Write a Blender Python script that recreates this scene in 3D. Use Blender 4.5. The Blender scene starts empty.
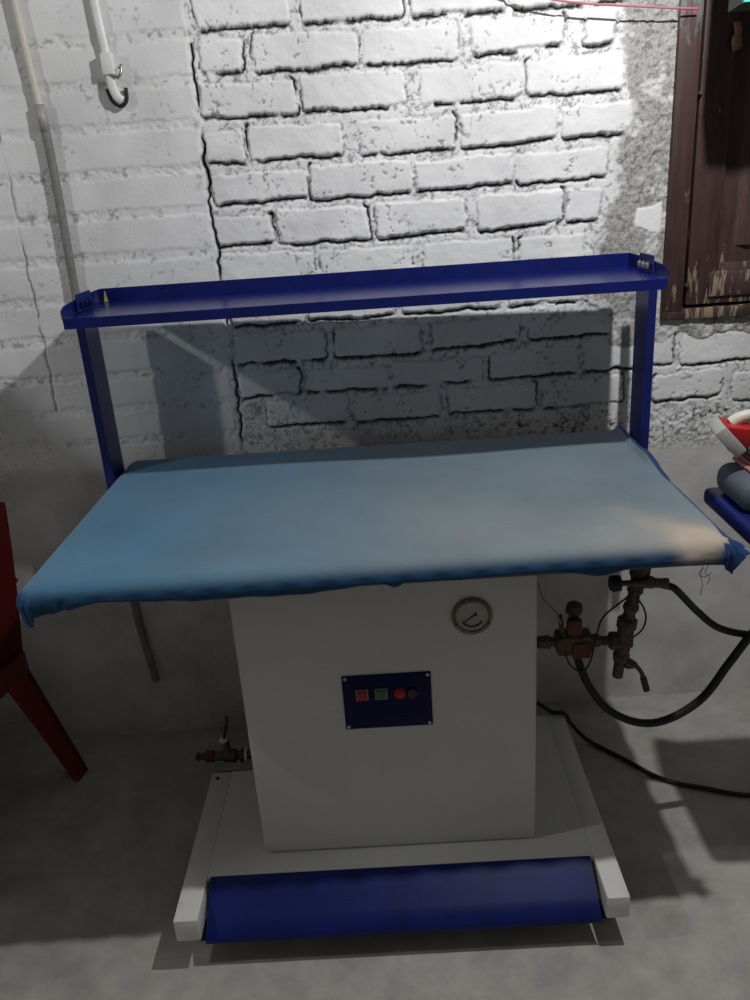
import bpy, bmesh, math, random
import numpy as np
from mathutils import Vector, Matrix
from mathutils import noise as pnoise
random.seed(7)
C = bpy.context.scene.collection
R = math.radians

# ------------------------------------------------------------------ helpers
def link(o):
    C.objects.link(o); return o

def empty(name, loc, label=None, cat=None, group=None, rz=0):
    o = bpy.data.objects.new(name, None); link(o)
    o.location = loc; o.rotation_euler = (0, 0, rz); o.empty_display_size = .1
    tag(o, label, cat, group)
    return o

def tag(o, label=None, cat=None, group=None, kind=None):
    if label: o['label'] = label
    if cat: o['category'] = cat
    if group: o['group'] = group
    if kind: o['kind'] = kind
    return o

def root_of(o):
    while o.parent: o = o.parent
    return o

def obj(name, bm, mat, parent=None, smooth=False, loc=None, local=False):
    """bm holds WORLD coordinates (or root-local ones with local=True)"""
    bmesh.ops.recalc_face_normals(bm, faces=bm.faces[:])
    if parent is not None and not local:
        bmesh.ops.translate(bm, verts=bm.verts[:], vec=-Vector(root_of(parent).location))
    if parent is None and loc is not None:
        bmesh.ops.translate(bm, verts=bm.verts[:], vec=-Vector(loc))
    me = bpy.data.meshes.new(name); bm.to_mesh(me); bm.free()
    for f in me.polygons: f.use_smooth = bool(smooth)
    if smooth == 'auto':
        me.set_sharp_from_angle(angle=R(40))
    mats = mat if isinstance(mat, (list, tuple)) else [mat]
    for m in mats: me.materials.append(m)
    o = bpy.data.objects.new(name, me); link(o)
    if parent is not None: o.parent = parent
    elif loc is not None: o.location = loc
    return o

def BM(): return bmesh.new()

def box(bm, x0, x1, y0, y1, z0, z1, bev=0, seg=2, M=None):
    r = bmesh.ops.create_cube(bm, size=1)
    vs = r['verts']
    for v in vs:
        v.co = Vector(((x0+x1)/2 + v.co.x*(x1-x0), (y0+y1)/2 + v.co.y*(y1-y0), (z0+z1)/2 + v.co.z*(z1-z0)))
    if bev:
        es = list({e for v in vs for e in v.link_edges})
        b = bmesh.ops.bevel(bm, geom=es, offset=bev, segments=seg, profile=.5, affect='EDGES')
        vs = list({v for f in b['faces'] for v in f.verts} | {v for v in vs if v.is_valid})
        # gather the whole island
        st, seen = list(vs), set(vs)
        while st:
            v = st.pop()
            for e in v.link_edges:
                w = e.other_vert(v)
                if w not in seen: seen.add(w); st.append(w)
        vs = list(seen)
    if M is not None: bmesh.ops.transform(bm, matrix=M, verts=vs)
    return vs

def smooth_path(pts, n=8):
    P = [Vector(p) for p in pts]
    if len(P) < 3: return P
    out = []
    for i in range(len(P)-1):
        p0 = P[max(i-1, 0)]; p1 = P[i]; p2 = P[i+1]; p3 = P[min(i+2, len(P)-1)]
        for k in range(n):
            t = k/n
            out.append(.5*((2*p1)+(-p0+p2)*t+(2*p0-5*p1+4*p2-p3)*t*t+(-p0+3*p1-3*p2+p3)*t**3))
    out.append(P[-1]); return out

def tube(bm, pts, r, seg=12, cap=True, flat=None):
    """sweep; r float or list per point; flat=(sx,sy) cross section scale"""
    P = [Vector(p) for p in pts]; n = len(P)
    rs = r if isinstance(r, (list, tuple)) else [r]*n
    T = []
    for i in range(n):
        d = P[min(i+1, n-1)]-P[max(i-1, 0)]
        T.append(d.normalized() if d.length > 1e-9 else Vector((0, 0, 1)))
    up = Vector((0, 0, 1)) if abs(T[0].z) < .9 else Vector((0, 1, 0))
    N = (up-T[0]*up.dot(T[0])).normalized()
    rings = []
    for i in range(n):
        N = (N-T[i]*N.dot(T[i])).normalized(); B = T[i].cross(N)
        sx, sy = flat or (1, 1)
        rings.append([bm.verts.new(P[i]+(N*math.cos(2*math.pi*k/seg)*sx+B*math.sin(2*math.pi*k/seg)*sy)*rs[i]) for k in range(seg)])
    for i in range(n-1):
        for k in range(seg):
            bm.faces.new((rings[i][k], rings[i][(k+1) % seg], rings[i+1][(k+1) % seg], rings[i+1][k]))
    if cap:
        bm.faces.new(rings[0][::-1]); bm.faces.new(rings[-1])
    return [v for g in rings for v in g]

def cyl(bm, a, b, r, seg=20, r2=None):
    return tube(bm, [a, b], [r, r if r2 is None else r2], seg)

def turned(bm, a, axis, prof, seg=20):
    """prof: list of (distance along axis, radius)"""
    a = Vector(a); d = Vector(axis).normalized()
    up = Vector((0, 0, 1)) if abs(d.z) < .9 else Vector((0, 1, 0))
    N = (up-d*up.dot(d)).normalized(); B = d.cross(N)
    rings = [[bm.verts.new(a+d*t+(N*math.cos(2*math.pi*k/seg)+B*math.sin(2*math.pi*k/seg))*max(r, 1e-4)) for k in range(seg)] for t, r in prof]
    for i in range(len(rings)-1):
        for k in range(seg):
            bm.faces.new((rings[i][k], rings[i][(k+1) % seg], rings[i+1][(k+1) % seg], rings[i+1][k]))
    bm.faces.new(rings[0][::-1]); bm.faces.new(rings[-1])

def prism(bm, poly, axis, a, b):
    """poly: 2-D points in the other two axes (in xyz order); extruded along axis from a to b"""
    def pt(q, t):
        q = list(q); q.insert(axis, t); return Vector(q)
    A = [bm.verts.new(pt(q, a)) for q in poly]; B = [bm.verts.new(pt(q, b)) for q in poly]
    n = len(poly)
    bm.faces.new(A[::-1]); bm.faces.new(B)
    for i in range(n): bm.faces.new((A[i], A[(i+1) % n], B[(i+1) % n], B[i]))
    return A+B

def bevel_all(bm, off, seg=2):
    es = [e for e in bm.edges if len(e.link_faces) == 2 and e.calc_face_angle(0) > R(25)]
    bmesh.ops.bevel(bm, geom=es, offset=off, segments=seg, profile=.5, affect='EDGES', clamp_overlap=True)

# ------------------------------------------------------------------ materials
def nt(name):
    m = bpy.data.materials.new(name); m.use_nodes = True
    n = m.node_tree.nodes; l = m.node_tree.links
    return m, n, l, n['Principled BSDF']

def noise(n, l, scale, detail=4, rough=.55, dist=0., vec=None):
    t = n.new('ShaderNodeTexNoise'); t.inputs['Scale'].default_value = scale
    t.inputs['Detail'].default_value = detail; t.inputs['Roughness'].default_value = rough
    t.inputs['Distortion'].default_value = dist
    if vec is None:
        g = n.new('ShaderNodeNewGeometry'); vec = g.outputs['Position']
    l.new(vec, t.inputs['Vector']); return t

def ramp(n, l, src, stops):
    r = n.new('ShaderNodeValToRGB'); e = r.color_ramp.elements
    while len(e) < len(stops): e.new(.5)
    for k, (p, c) in enumerate(stops):
        e[k].position = p
        e[k].color = (c, c, c, 1) if isinstance(c, (int, float)) else (*c, 1)
    l.new(src, r.inputs['Fac']); return r

def mix(n, l, fac, a, b, mode='MIX'):
    m = n.new('ShaderNodeMix'); m.data_type = 'RGBA'; m.blend_type = mode
    for i, v in ((0, fac), (6, a), (7, b)):
        if hasattr(v, 'is_output'): l.new(v, m.inputs[i])
        elif i == 0: m.inputs[0].default_value = v
        else: m.inputs[i].default_value = (*v, 1)
    return m.outputs[2]

def bump(n, l, b, src, strength=.3, dist=.002):
    k = n.new('ShaderNodeBump'); k.inputs['Strength'].default_value = strength
    k.inputs['Distance'].default_value = dist
    l.new(src, k.inputs['Height']); l.new(k.outputs['Normal'], b.inputs['Normal'])

def paint(name, col, rough=.5, var=.15, scale=9., metal=0., dirt=None, dirt_amt=.5, bumps=.05, spec=.5, dscale=30):
    m, n, l, b = nt(name)
    t = noise(n, l, scale, 5)
    lo = tuple(c*(1-var) for c in col); hi = tuple(min(1, c*(1+var)) for c in col)
    c = ramp(n, l, t.outputs['Fac'], [(.3, lo), (.7, hi)]).outputs['Color']
    if dirt:
        t2 = noise(n, l, dscale, 6, .65)
        f = ramp(n, l, t2.outputs['Fac'], [(dirt_amt, 0.), (dirt_amt+.12, 1.)])
        c = mix(n, l, f.outputs['Color'], c, dirt)
    l.new(c, b.inputs['Base Color'])
    b.inputs['Roughness'].default_value = rough; b.inputs['Metallic'].default_value = metal
    b.inputs['Specular IOR Level'].default_value = spec
    if bumps:
        t3 = noise(n, l, 180, 3); bump(n, l, b, t3.outputs['Fac'], bumps, .001)
    return m

M = {}
M['blue'] = paint('blue_enamel', (.006, .013, .120), .36, .2, 14, dirt=(.16, .12, .11), dirt_amt=.71, dscale=45)
M['blue_dark'] = paint('blue_panel', (.003, .004, .055), .5, .1, spec=.2)
M['blue_gloss'] = paint('blue_gloss', (.005, .011, .115), .24, .2, 14, dirt=(.16, .12, .11), dirt_amt=.71, dscale=45)
M['blue_pedal'] = paint('blue_pedal', (.004, .012, .125), .42, .2, 14, spec=.25)
M['white_paint'] = paint('grey_white_enamel', (.72, .72, .685), .42, .05, 5, dirt=(.40, .37, .32), dirt_amt=.68, dscale=12)
M['cabinet'] = paint('cabinet_enamel', (.66, .66, .62), .45, .05, 3)
M['steel'] = paint('dull_steel', (.42, .41, .39), .35, .15, 40, metal=.9)
M['steel_dark'] = paint('dark_steel', (.10, .095, .09), .45, .2, 40, metal=.6)
M['rust'] = paint('rusty_pipe', (.115, .082, .054), .75, .5, 60, dirt=(.05, .032, .022), dirt_amt=.52, bumps=.5, dscale=90)
M['brass'] = paint('tarnished_brass', (.13, .09, .045), .5, .3, 60, metal=.4, dirt=(.07, .05, .03), dirt_amt=.55)
M['black_rubber'] = paint('black_rubber', (.012, .012, .012), .55, .2, 30)
M['black_wire'] = paint('black_wire', (.018, .018, .02), .5, .1)
M['beige_wire'] = paint('beige_wire', (.30, .26, .19), .6, .1)
M['red_dark'] = paint('dark_red_valve', (.11, .026, .022), .55, .3, 50)
M['red_btn'] = paint('red_button', (.33, .012, .010), .45, .05)
M['green_btn'] = paint('green_button', (.02, .17, .04), .35, .05)
M['black_btn'] = paint('black_button', (.035, .008, .012), .4, .05)
M['btn_frame'] = paint('button_frame', (.26, .27, .24), .4, .05)
M['dial'] = paint('dial_face', (.40, .37, .34), .4, .05, dirt=(.25, .22, .2), dirt_amt=.62)
M['dial_mark'] = paint('dial_mark', (.04, .035, .03), .5, .05)
M['gauge_rim'] = paint('gauge_rim', (.17, .155, .14), .4, .2, 60, metal=.6)
M['chair_red'] = paint('red_plastic', (.17, .007, .009), .5, .15, 6)
M['tape'] = paint('clear_tape', (.36, .355, .33), .4, .2, 60)
M['cream'] = paint('cream_pipe', (.60, .58, .50), .5, .1, 20)
M['grey_sleeve'] = paint('grey_sleeve', (.20, .20, .195), .6, .2, 60)
M['white_plastic'] = paint('white_plastic', (.74, .75, .74), .45, .06, 30)
M['pink_string'] = paint('pink_string', (.50, .16, .19), .7, .1)
M['teal'] = paint('teal_paint', (.06, .50, .40), .45, .1)
M['dark_board'] = paint('dark_board', (.035, .038, .038), .7, .2)
M['tan_hook'] = paint('tan_hook', (.22, .13, .055), .55, .3, 90)
M['grey_pad'] = paint('grey_pad', (.085, .105, .125), .8, .2, 14, bumps=.4)
M['pink_cloth'] = paint('pink_cloth', (.42, .155, .15), .85, .15, 25, bumps=.4)
M['iron_body'] = paint('iron_body', (.40, .40, .37), .45, .08, 20)
M['iron_red'] = paint('iron_red', (.40, .014, .018), .35, .08)
M['iron_dark'] = paint('iron_dark', (.05, .05, .045), .5, .1)
M['thread'] = paint('thread', (.25, .24, .22), .9, .1)
M['yellow'] = paint('yellow_tape', (.35, .33, .06), .6, .3, 60)

# floor: trowelled grey cement
def mat_floor():
    m, n, l, b = nt('cement_floor')
    a = noise(n, l, 2.2, 6, .6, .4); c1 = ramp(n, l, a.outputs['Fac'], [(.3, (.40, .385, .355)), (.7, (.54, .52, .485))])
    d = noise(n, l, 11, 6, .65); f = ramp(n, l, d.outputs['Fac'], [(.35, .78), (.65, 1.08)])
    col = mix(n, l, 1., c1.outputs['Color'], f.outputs['Color'], 'MULTIPLY')
    s = noise(n, l, 60, 4, .7); g = ramp(n, l, s.outputs['Fac'], [(.66, 0.), (.74, .35)])
    col = mix(n, l, g.outputs['Color'], col, (.12, .11, .10))
    l.new(col, b.inputs['Base Color'])
    rr = ramp(n, l, d.outputs['Fac'], [(.3, .55), (.7, .75)]); l.new(rr.outputs['Color'], b.inputs['Roughness'])
    h = noise(n, l, 45, 6, .6); bump(n, l, b, h.outputs['Fac'], .25, .003)
    return m
M['floor'] = mat_floor()

# wall: vertex data (dark joints, painted pit and gap shade, tone) + procedural grain
def mat_wall():
    m, n, l, b = nt('whitewashed_brick')
    at = n.new('ShaderNodeAttribute'); at.attribute_name = 'wallcol'
    sep = n.new('ShaderNodeSeparateColor'); l.new(at.outputs['Color'], sep.inputs[0])
    white = noise(n, l, 7, 6, .6)
    w = ramp(n, l, white.outputs['Fac'], [(.3, (.74, .745, .755)), (.7, (.86, .86, .865))])
    grain = noise(n, l, 240, 4, .6)
    gr = ramp(n, l, grain.outputs['Fac'], [(.3, (.22, .215, .205)), (.72, (.50, .495, .48))])
    col = mix(n, l, sep.outputs['Green'], w.outputs['Color'], gr.outputs['Color'])
    col = mix(n, l, sep.outputs['Red'], col, (.018, .016, .015))
    sp = noise(n, l, 150, 4, .7); sf = ramp(n, l, sp.outputs['Fac'], [(.74, 0.), (.80, .6)])
    col = mix(n, l, sf.outputs['Color'], col, (.20, .19, .18))
    l.new(col, b.inputs['Base Color']); b.inputs['Roughness'].default_value = .85
    b.inputs['Specular IOR Level'].default_value = .2
    h = noise(n, l, 130, 6, .65); bump(n, l, b, h.outputs['Fac'], .35, .003)
    return m
M['wall'] = mat_wall()

# old painted window timber
def mat_wood(teal=False):
    m, n, l, b = nt('peeling_brown_timber' + ('_teal' if teal else ''))
    g = n.new('ShaderNodeNewGeometry'); mp = n.new('ShaderNodeMapping'); mp.inputs['Scale'].default_value = (1, 1, .16)
    l.new(g.outputs['Position'], mp.inputs['Vector'])
    a = noise(n, l, 55, 6, .6, vec=mp.outputs['Vector'])
    col = ramp(n, l, a.outputs['Fac'], [(.3, (.030, .0135, .0125)), (.7, (.070, .033, .031))]).outputs['Color']
    p = noise(n, l, 48, 6, .7, vec=mp.outputs['Vector'])
    sx = n.new('ShaderNodeSeparateXYZ'); l.new(g.outputs['Position'], sx.inputs[0])
    mz = n.new('ShaderNodeMapRange'); mz.inputs[1].default_value = 1.50; mz.inputs[2].default_value = 1.22; mz.inputs[3].default_value = 0; mz.inputs[4].default_value = .12
    l.new(sx.outputs['Z'], mz.inputs[0])
    ad = n.new('ShaderNodeMath'); ad.operation = 'ADD'; l.new(p.outputs['Fac'], ad.inputs[0]); l.new(mz.outputs[0], ad.inputs[1])
    f = ramp(n, l, ad.outputs[0], [(.64, 0.), (.68, .75)])
    col = mix(n, l, f.outputs['Color'], col, (.33, .27, .19))
    if teal:
        s = n.new('ShaderNodeSeparateXYZ'); l.new(g.outputs['Position'], s.inputs[0])
        zr = n.new('ShaderNodeMapRange'); zr.inputs[1].default_value = 1.62; zr.inputs[2].default_value = 1.88
        l.new(s.outputs['Z'], zr.inputs[0])
        q = noise(n, l, 60, 6, .75, vec=mp.outputs['Vector'])
        mu = n.new('ShaderNodeMath'); mu.operation = 'MULTIPLY'; l.new(zr.outputs[0], mu.inputs[0]); l.new(q.outputs['Fac'], mu.inputs[1])
        ff = ramp(n, l, mu.outputs[0], [(.40, 0.), (.52, .6)])
        col = mix(n, l, ff.outputs['Color'], col, (.17, .24, .23))
        q2 = noise(n, l, 26, 4, .7); mu2 = n.new('ShaderNodeMath'); mu2.operation = 'MULTIPLY'
        l.new(zr.outputs[0], mu2.inputs[0]); l.new(q2.outputs['Fac'], mu2.inputs[1])
        fr = ramp(n, l, mu2.outputs[0], [(.47, 0.), (.55, .8)])
        col = mix(n, l, fr.outputs['Color'], col, (.30, .07, .10))
    l.new(col, b.inputs['Base Color']); b.inputs['Roughness'].default_value = .6
    bump(n, l, b, p.outputs['Fac'], .4, .002)
    return m
M['wood'] = mat_wood(); M['wood_teal'] = mat_wood(True)

def mat_cloth():
    m, n, l, b = nt('blue_ironing_cloth')
    at = n.new('ShaderNodeAttribute'); at.attribute_name = 'clothcol'
    a = noise(n, l, 5, 5, .6); f = ramp(n, l, a.outputs['Fac'], [(.3, .88), (.7, 1.08)])
    col = mix(n, l, 1., at.outputs['Color'], f.outputs['Color'], 'MULTIPLY')
    s = noise(n, l, 26, 3, .5); g = ramp(n, l, s.outputs['Fac'], [(.74, 0.), (.80, .4)])
    col = mix(n, l, g.outputs['Color'], col, (.10, .13, .15))
    l.new(col, b.inputs['Base Color']); b.inputs['Roughness'].default_value = .85
    b.inputs['Specular IOR Level'].default_value = .2
    b.inputs['Sheen Weight'].default_value = .15
    w = noise(n, l, 320, 2); bump(n, l, b, w.outputs['Fac'], .25, .001)
    return m
M['cloth'] = mat_cloth()

# ------------------------------------------------------------------ numpy noise
_rng = np.random.default_rng(11)
def vnoise(x, z, scale, seed=0):
    r = np.random.default_rng(100+seed); T = r.random((256, 256)).astype(np.float32)
    X = x*scale+1000.5; Z = z*scale+1000.5
    xi = np.floor(X).astype(int); zi = np.floor(Z).astype(int); fx = X-xi; fz = Z-zi
    fx = fx*fx*(3-2*fx); fz = fz*fz*(3-2*fz)
    a = T[xi % 256, zi % 256]; b_ = T[(xi+1) % 256, zi % 256]; c = T[xi % 256, (zi+1) % 256]; d = T[(xi+1) % 256, (zi+1) % 256]
    return (a*(1-fx)+b_*fx)*(1-fz)+(c*(1-fx)+d*fx)*fz
def fbm(x, z, scale, oct=4, seed=0):
    s = 0; amp = 1; tot = 0
    for k in range(oct):
        s = s+amp*vnoise(x, z, scale*2**k, seed+k); tot += amp; amp *= .55
    return s/tot
def sst(a, b, x):
    t = np.clip((x-a)/(b-a), 0, 1); return t*t*(3-2*t)

# ------------------------------------------------------------------ wall
WY0, WT = .8235, math.tan(R(1.5207))
def wy(x): return WY0+WT*x

BRICKS = [(-0.347, -0.132, 2.007, 1.907, 2.004, 1.906), (-0.102, 0.126, 1.998, 1.906, 1.995, 1.906), (0.146, 0.365, 1.998, 1.905, 1.995, 1.904), (0.377, 0.549, 1.994, 1.907, 1.992, 1.905), (0.56, 0.675, 1.993, 1.907, 1.992, 1.908), (-0.345, -0.247, 1.88, 1.817, 1.878, 1.817), (-0.222, 0.02, 1.887, 1.811, 1.882, 1.815), (0.032, 0.253, 1.882, 1.814, 1.883, 1.811), (0.283, 0.5, 1.885, 1.815, 1.886, 1.827), (0.551, 0.621, 1.893, 1.824, 1.895, 1.826), (-0.357, -0.134, 1.792, 1.724, 1.788, 1.719), (-0.121, 0.127, 1.798, 1.724, 1.798, 1.72), (0.162, 0.407, 1.791, 1.717, 1.797, 1.724), (0.419, 0.644, 1.797, 1.723, 1.802, 1.724), (-0.36, -0.271, 1.689, 1.623, 1.69, 1.622), (-0.259, -0.028, 1.696, 1.623, 1.692, 1.626), (0.008, 0.24, 1.694, 1.617, 1.689, 1.625), (0.254, 0.489, 1.69, 1.617, 1.697, 1.627), (0.501, 0.69, 1.692, 1.624, 1.695, 1.629), (-0.354, -0.126, 1.593, 1.53, 1.596, 1.533), (-0.116, 0.134, 1.603, 1.525, 1.598, 1.53), (0.141, 0.382, 1.591, 1.529, 1.6, 1.532), (0.395, 0.616, 1.597, 1.529, 1.599, 1.533), (-0.362, -0.22, 1.497, 1.431, 1.495, 1.434), (-0.21, 0.019, 1.508, 1.426, 1.5, 1.425), (0.037, 0.262, 1.506, 1.426, 1.503, 1.43), (0.292, 0.507, 1.505, 1.425, 1.508, 1.433), (0.517, 0.6, 1.507, 1.432, 1.504, 1.436), (-0.361, -0.124, 1.411, 1.339, 1.403, 1.332), (-0.109, 0.125, 1.404, 1.331, 1.403, 1.332), (0.155, 0.379, 1.401, 1.333, 1.403, 1.337), (0.399, 0.565, 1.401, 1.338, 1.402, 1.339), (-0.35, -0.169, 1.307, 1.234, 1.305, 1.234), (-0.149, 0.076, 1.308, 1.233, 1.308, 1.235), (0.097, 0.347, 1.309, 1.234, 1.307, 1.237), (0.368, 0.606, 1.306, 1.233, 1.307, 1.239), (-0.349, -0.114, 1.213, 1.138, 1.207, 1.131), (-0.087, 0.139, 1.208, 1.13, 1.207, 1.134), (0.168, 0.394, 1.205, 1.135, 1.205, 1.145), (0.42, 0.642, 1.188, 1.146, 1.193, 1.146), (-0.348, -0.188, 1.113, 1.043, 1.107, 1.048), (-0.175, 0.046, 1.103, 1.047, 1.098, 1.042), (0.06, 0.3, 1.108, 1.044, 1.107, 1.045), (0.319, 0.554, 1.111, 1.044, 1.115, 1.048), (0.567, 0.808, 1.125, 1.047, 1.127, 1.054), (0.832, 1.02, 1.125, 1.047, 1.125, 1.052), (-0.286, -0.067, 1.027, 0.958, 1.022, 0.959), (-0.048, 0.182, 1.024, 0.955, 1.023, 0.954), (0.204, 0.44, 1.025, 0.961, 1.027, 0.955), (0.461, 0.679, 1.02, 0.953, 1.029, 0.957), (0.761, 0.95, 1.02, 0.951, 1.031, 0.959), (0.977, 1.135, 1.015, 0.937, 1.015, 0.94)]

def build_wall():
    def spans(parts):
        out = []
        for a, b, s in parts:
            n = max(1, round((b-a)/s)); out += list(np.linspace(a, b, n, endpoint=False))
        out.append(parts[-1][1]); return np.array(out)
    xs = spans([(-2.6, -1.15, .03), (-1.15, -.40, .0032), (-.40, 1.08, .0026), (1.08, 2.6, .03)])
    zs = spans([(0, .80, .010), (.80, .93, .0032), (.93, 1.93, .0026), (1.93, 2.05, .004), (2.05, 2.7, .03)])
    X, Z = np.meshgrid(xs, zs, indexing='ij')
    n1 = fbm(X, Z, 28, 3, 1)-.5; n2 = fbm(X, Z, 28, 3, 7)-.5
    f1 = fbm(X, Z, 120, 3, 12)-.5; f2 = fbm(X, Z, 120, 3, 17)-.5
    U = X+.016*n1+.007*f1; V = Z+.013*n2+.006*f2
    lump = fbm(X, Z, 70, 3, 21); lump2 = fbm(X, Z, 150, 2, 33); big = fbm(X, Z, 6, 3, 41)
    crumb = fbm(U, V, 95, 3, 35)
    H = -.0055+.014*(lump-.45)+.015*(crumb-.5)
    edge = np.exp(-((crumb-.47)/.022)**2)*sst(.40, .55, fbm(X, Z, 22, 2, 37))
    dark = np.clip(edge*.75+sst(.40, .30, crumb)*.55, 0, .85)  # mortar speckle, with occlusion shade painted into the pits
    tone = np.clip(.18+.9*(big-.5), 0, .6)*.5
    brick = np.zeros_like(X); slot = np.zeros_like(X)
    brk = list(BRICKS)
    # courses run on to the left, smoother and almost lost under the whitewash
    zrow = [2.10, 2.003, 1.907, 1.815, 1.722, 1.624, 1.530, 1.430, 1.335, 1.235, 1.136, 1.045, .957]
    for k, (xl, xr, ztl, zbl, ztr, zbr) in enumerate(brk):
        i0, i1 = np.searchsorted(xs, [xl-.03, xr+.03]); j0, j1 = np.searchsorted(zs, [min(zbl, zbr)-.03, max(ztl, ztr)+.03])
        if i1 <= i0 or j1 <= j0: continue
        sl = (slice(i0, i1), slice(j0, j1))
        u, v = U[sl], V[sl]; t = np.clip((u-xl)/(xr-xl), 0, 1)
        zt = ztl+(ztr-ztl)*t; zb = zbl+(zbr-zbl)*t
        zc = (zt+zb)/2; hz = (zt-zb)/2; xc = (xl+xr)/2; hx = (xr-xl)/2
        qx = np.abs(u-xc)-hx+.008; qz = np.abs(v-zc)-hz+.008
        d = np.hypot(np.maximum(qx, 0), np.maximum(qz, 0))+np.minimum(np.maximum(qx, qz), 0)-.008
        msk = sst(.003, -.004, d)
        rr = random.Random(k*7+3)
        tilt = rr.uniform(-.02, .02); lift = rr.uniform(.001, .006)
        hb = lift+tilt*(v-zc)+.0035*(fbm(u, v, 30, 3, 50+k % 9)-.5)-.0012*sst(-.006, 0, d)
        H[sl] = H[sl]*(1-msk)+hb*msk
        brick[sl] = np.maximum(brick[sl], msk)
        along = vnoise(u, v*0+k, 26, 60); amt = rr.uniform(.36, .62)
        # gap under the lower arris, its shade painted dark, open joint at one side
        under = sst(.0005, .0028, d)*sst(.0125, .006, d)*sst(zb+.004, zb-.001, v)*sst(xl-.004, xl+.012, u)*sst(xr+.004, xr-.012, u)
        s = under*sst(amt-.22, amt-.05, along+.12)
        if rr.random() < .6:
            side = xl if rr.random() < .5 else xr
            s = np.maximum(s, sst(.0005, .003, d)*sst(.010, .005, d)*sst(.009, .003, np.abs(u-side))*sst(.35, .55, vnoise(v, u*0+k, 30, 71)))
        rim = sst(-.001, .002, d)*sst(.0060, .003, d)*sst(.46, .62, fbm(u, v, 34, 2, 65+k % 5))*(.55-.40*sst(zc, zt, v))
        s = np.maximum(s, rim)
        slot[sl] = np.maximum(slot[sl], s)
    # left half: faint courses
    left = sst(-.360, -.374, U)
    lz = np.full_like(X, 9.)
    for z in zrow: lz = np.minimum(lz, np.abs(V-(z-.010)))
    joint = sst(.017, .006, lz)*left*(Z > .86)
    Hl = .003+.004*(fbm(X, Z, 9, 3, 81)-.5)-.0022*joint*(.4+lump)+joint*.006*(crumb-.5)*sst(.42, .56, fbm(X, Z, 8, 2, 83))
    H = H*(1-left)+Hl*left
    dl = joint*sst(.56, .70, fbm(X, Z, 85, 3, 91))*.55*sst(.35, .6, fbm(X, Z, 9, 2, 97))+sst(.66, .74, fbm(U, V, 110, 3, 95))*.4*sst(.5, .66, fbm(X, Z, 14, 2, 96))
    dark = dark*(1-left)+dl*left*.8
    tone = tone*(1-left)+left*np.clip(.14+1.0*(fbm(X, Z*.6, 7, 3, 99)-.5), 0, .6)*.5
    slot = slot*(1-left)
    # straight joint between the two builds of wall
    cw = .004+.008*vnoise(X*0+1, Z, 14, 101)*sst(.45, .6, vnoise(X*0+3, Z, 9, 102))
    xc = -.363-.006*(Z-1.5)+.012*(vnoise(X*0, Z, 20, 103)-.5)+.010*(vnoise(X*0, Z, 70, 104)-.5)
    ck = sst(cw, cw*.45, np.abs(X-xc))*(Z > .9)*(Z < 1.88)*sst(.30, .42, vnoise(X*0+9, Z, 16, 105))
    slot = np.maximum(slot, ck)
    # hairline crack further left
    xk = -.838+.010*(vnoise(X*0, Z, 11, 111)-.5)+.007*(vnoise(X*0, Z, 45, 112)-.5)
    ck2 = sst(.0030, .0010, np.abs(X-xk))*sst(.30, .5, vnoise(X*0+5, Z, 24, 113))*(Z > 1.04)*(Z < 1.74)
    # grey cement patch beside the window
    px = .640+.09*(fbm(X*0+2, Z, 10, 2, 121)-.5)+.05*(fbm(X, Z, 26, 3, 122)-.5)
    px = px-.06*sst(1.50, 1.40, Z)*sst(1.15, 1.25, Z)+.05*sst(1.60, 1.68, Z)*sst(1.80, 1.70, Z)
    pt = sst(px-.012, px+.012, X)*(Z > 1.12+.05*(vnoise(X, Z, 20, 125)-.5))*(Z < 2.05)
    Hp = .0035+.008*(fbm(X, Z, 90, 3, 131)-.5)
    H = H*(1-pt)+Hp*pt
    slot = slot*(1-pt); brick = brick*(1-pt)
    wp = sst(.52, .60, fbm(X, Z, 16, 3, 133))
    tone = tone*(1-pt)+pt*(.98-.50*wp)
    dark = dark*(1-pt)+pt*sst(.60, .72, fbm(X, Z, 130, 2, 135))*.45
    # one whitewashed brick end showing in the patch
    wb = sst(.004, -.003, np.maximum(np.abs(U-.722)-.032, np.abs(V-1.425)-.030-(U-.72)*.25))
    H = np.maximum(H, .007*wb); tone = tone*(1-wb); dark = dark*(1-wb)
    # plaster dado behind and under the table
    low = sst(.90+.02*(big-.5), .85+.02*(big-.5), Z)
    low_r = sst(.945, .905, Z+.03*(lump-.5))
    H = H*(1-low)+low*(.004+.006*(fbm(X, Z, 4, 3, 141)-.5))
    rough = low_r*(1-sst(.84, .80, Z))*sst(.1, .3, X)
    H = H+rough*.007*(lump2-.5)
    slot = slot*(1-low_r); brick = brick*(1-low)
    dark = dark*(1-low)+rough*sst(.55, .68, fbm(X, Z, 110, 3, 145))*.6*sst(.2, .5, X)
    tone = tone*(1-low)+low*np.clip(.30+.8*(fbm(X, Z, 8, 4, 151)-.5)+.25*sst(.2, -.2, X), .05, .9)
    # darker towards the foot
    tone = np.clip(tone+.35*sst(.16, .0, Z)*vnoise(X, Z, 8, 153), 0, 1)
    # general pits on the bricks
    pits = sst(.66, .72, fbm(U, V, 120, 3, 161))*sst(.52, .66, fbm(X, Z, 18, 2, 162))*brick
    dark = np.maximum(dark*(1-brick), .55*pits); H = H-.002*pits
    dark = np.maximum(dark, np.maximum(slot*.96, ck2*.6)); H = H-.012*slot-.004*ck2
    # opening for the window
    win = (X > .772) & (Z > 1.186)
    H = np.where(win, -.075, H); dark = np.where(win, .6, dark)
    Y = WY0+WT*X-H
    nx, nz = X.shape
    co = np.stack([X, Y, Z], -1).reshape(-1, 3).astype(np.float32)
    idx = np.arange(nx*nz).reshape(nx, nz)
    q = np.stack([idx[:-1, :-1], idx[1:, :-1], idx[1:, 1:], idx[:-1, 1:]], -1).reshape(-1, 4)
    me = bpy.data.meshes.new('wall_back')
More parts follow.
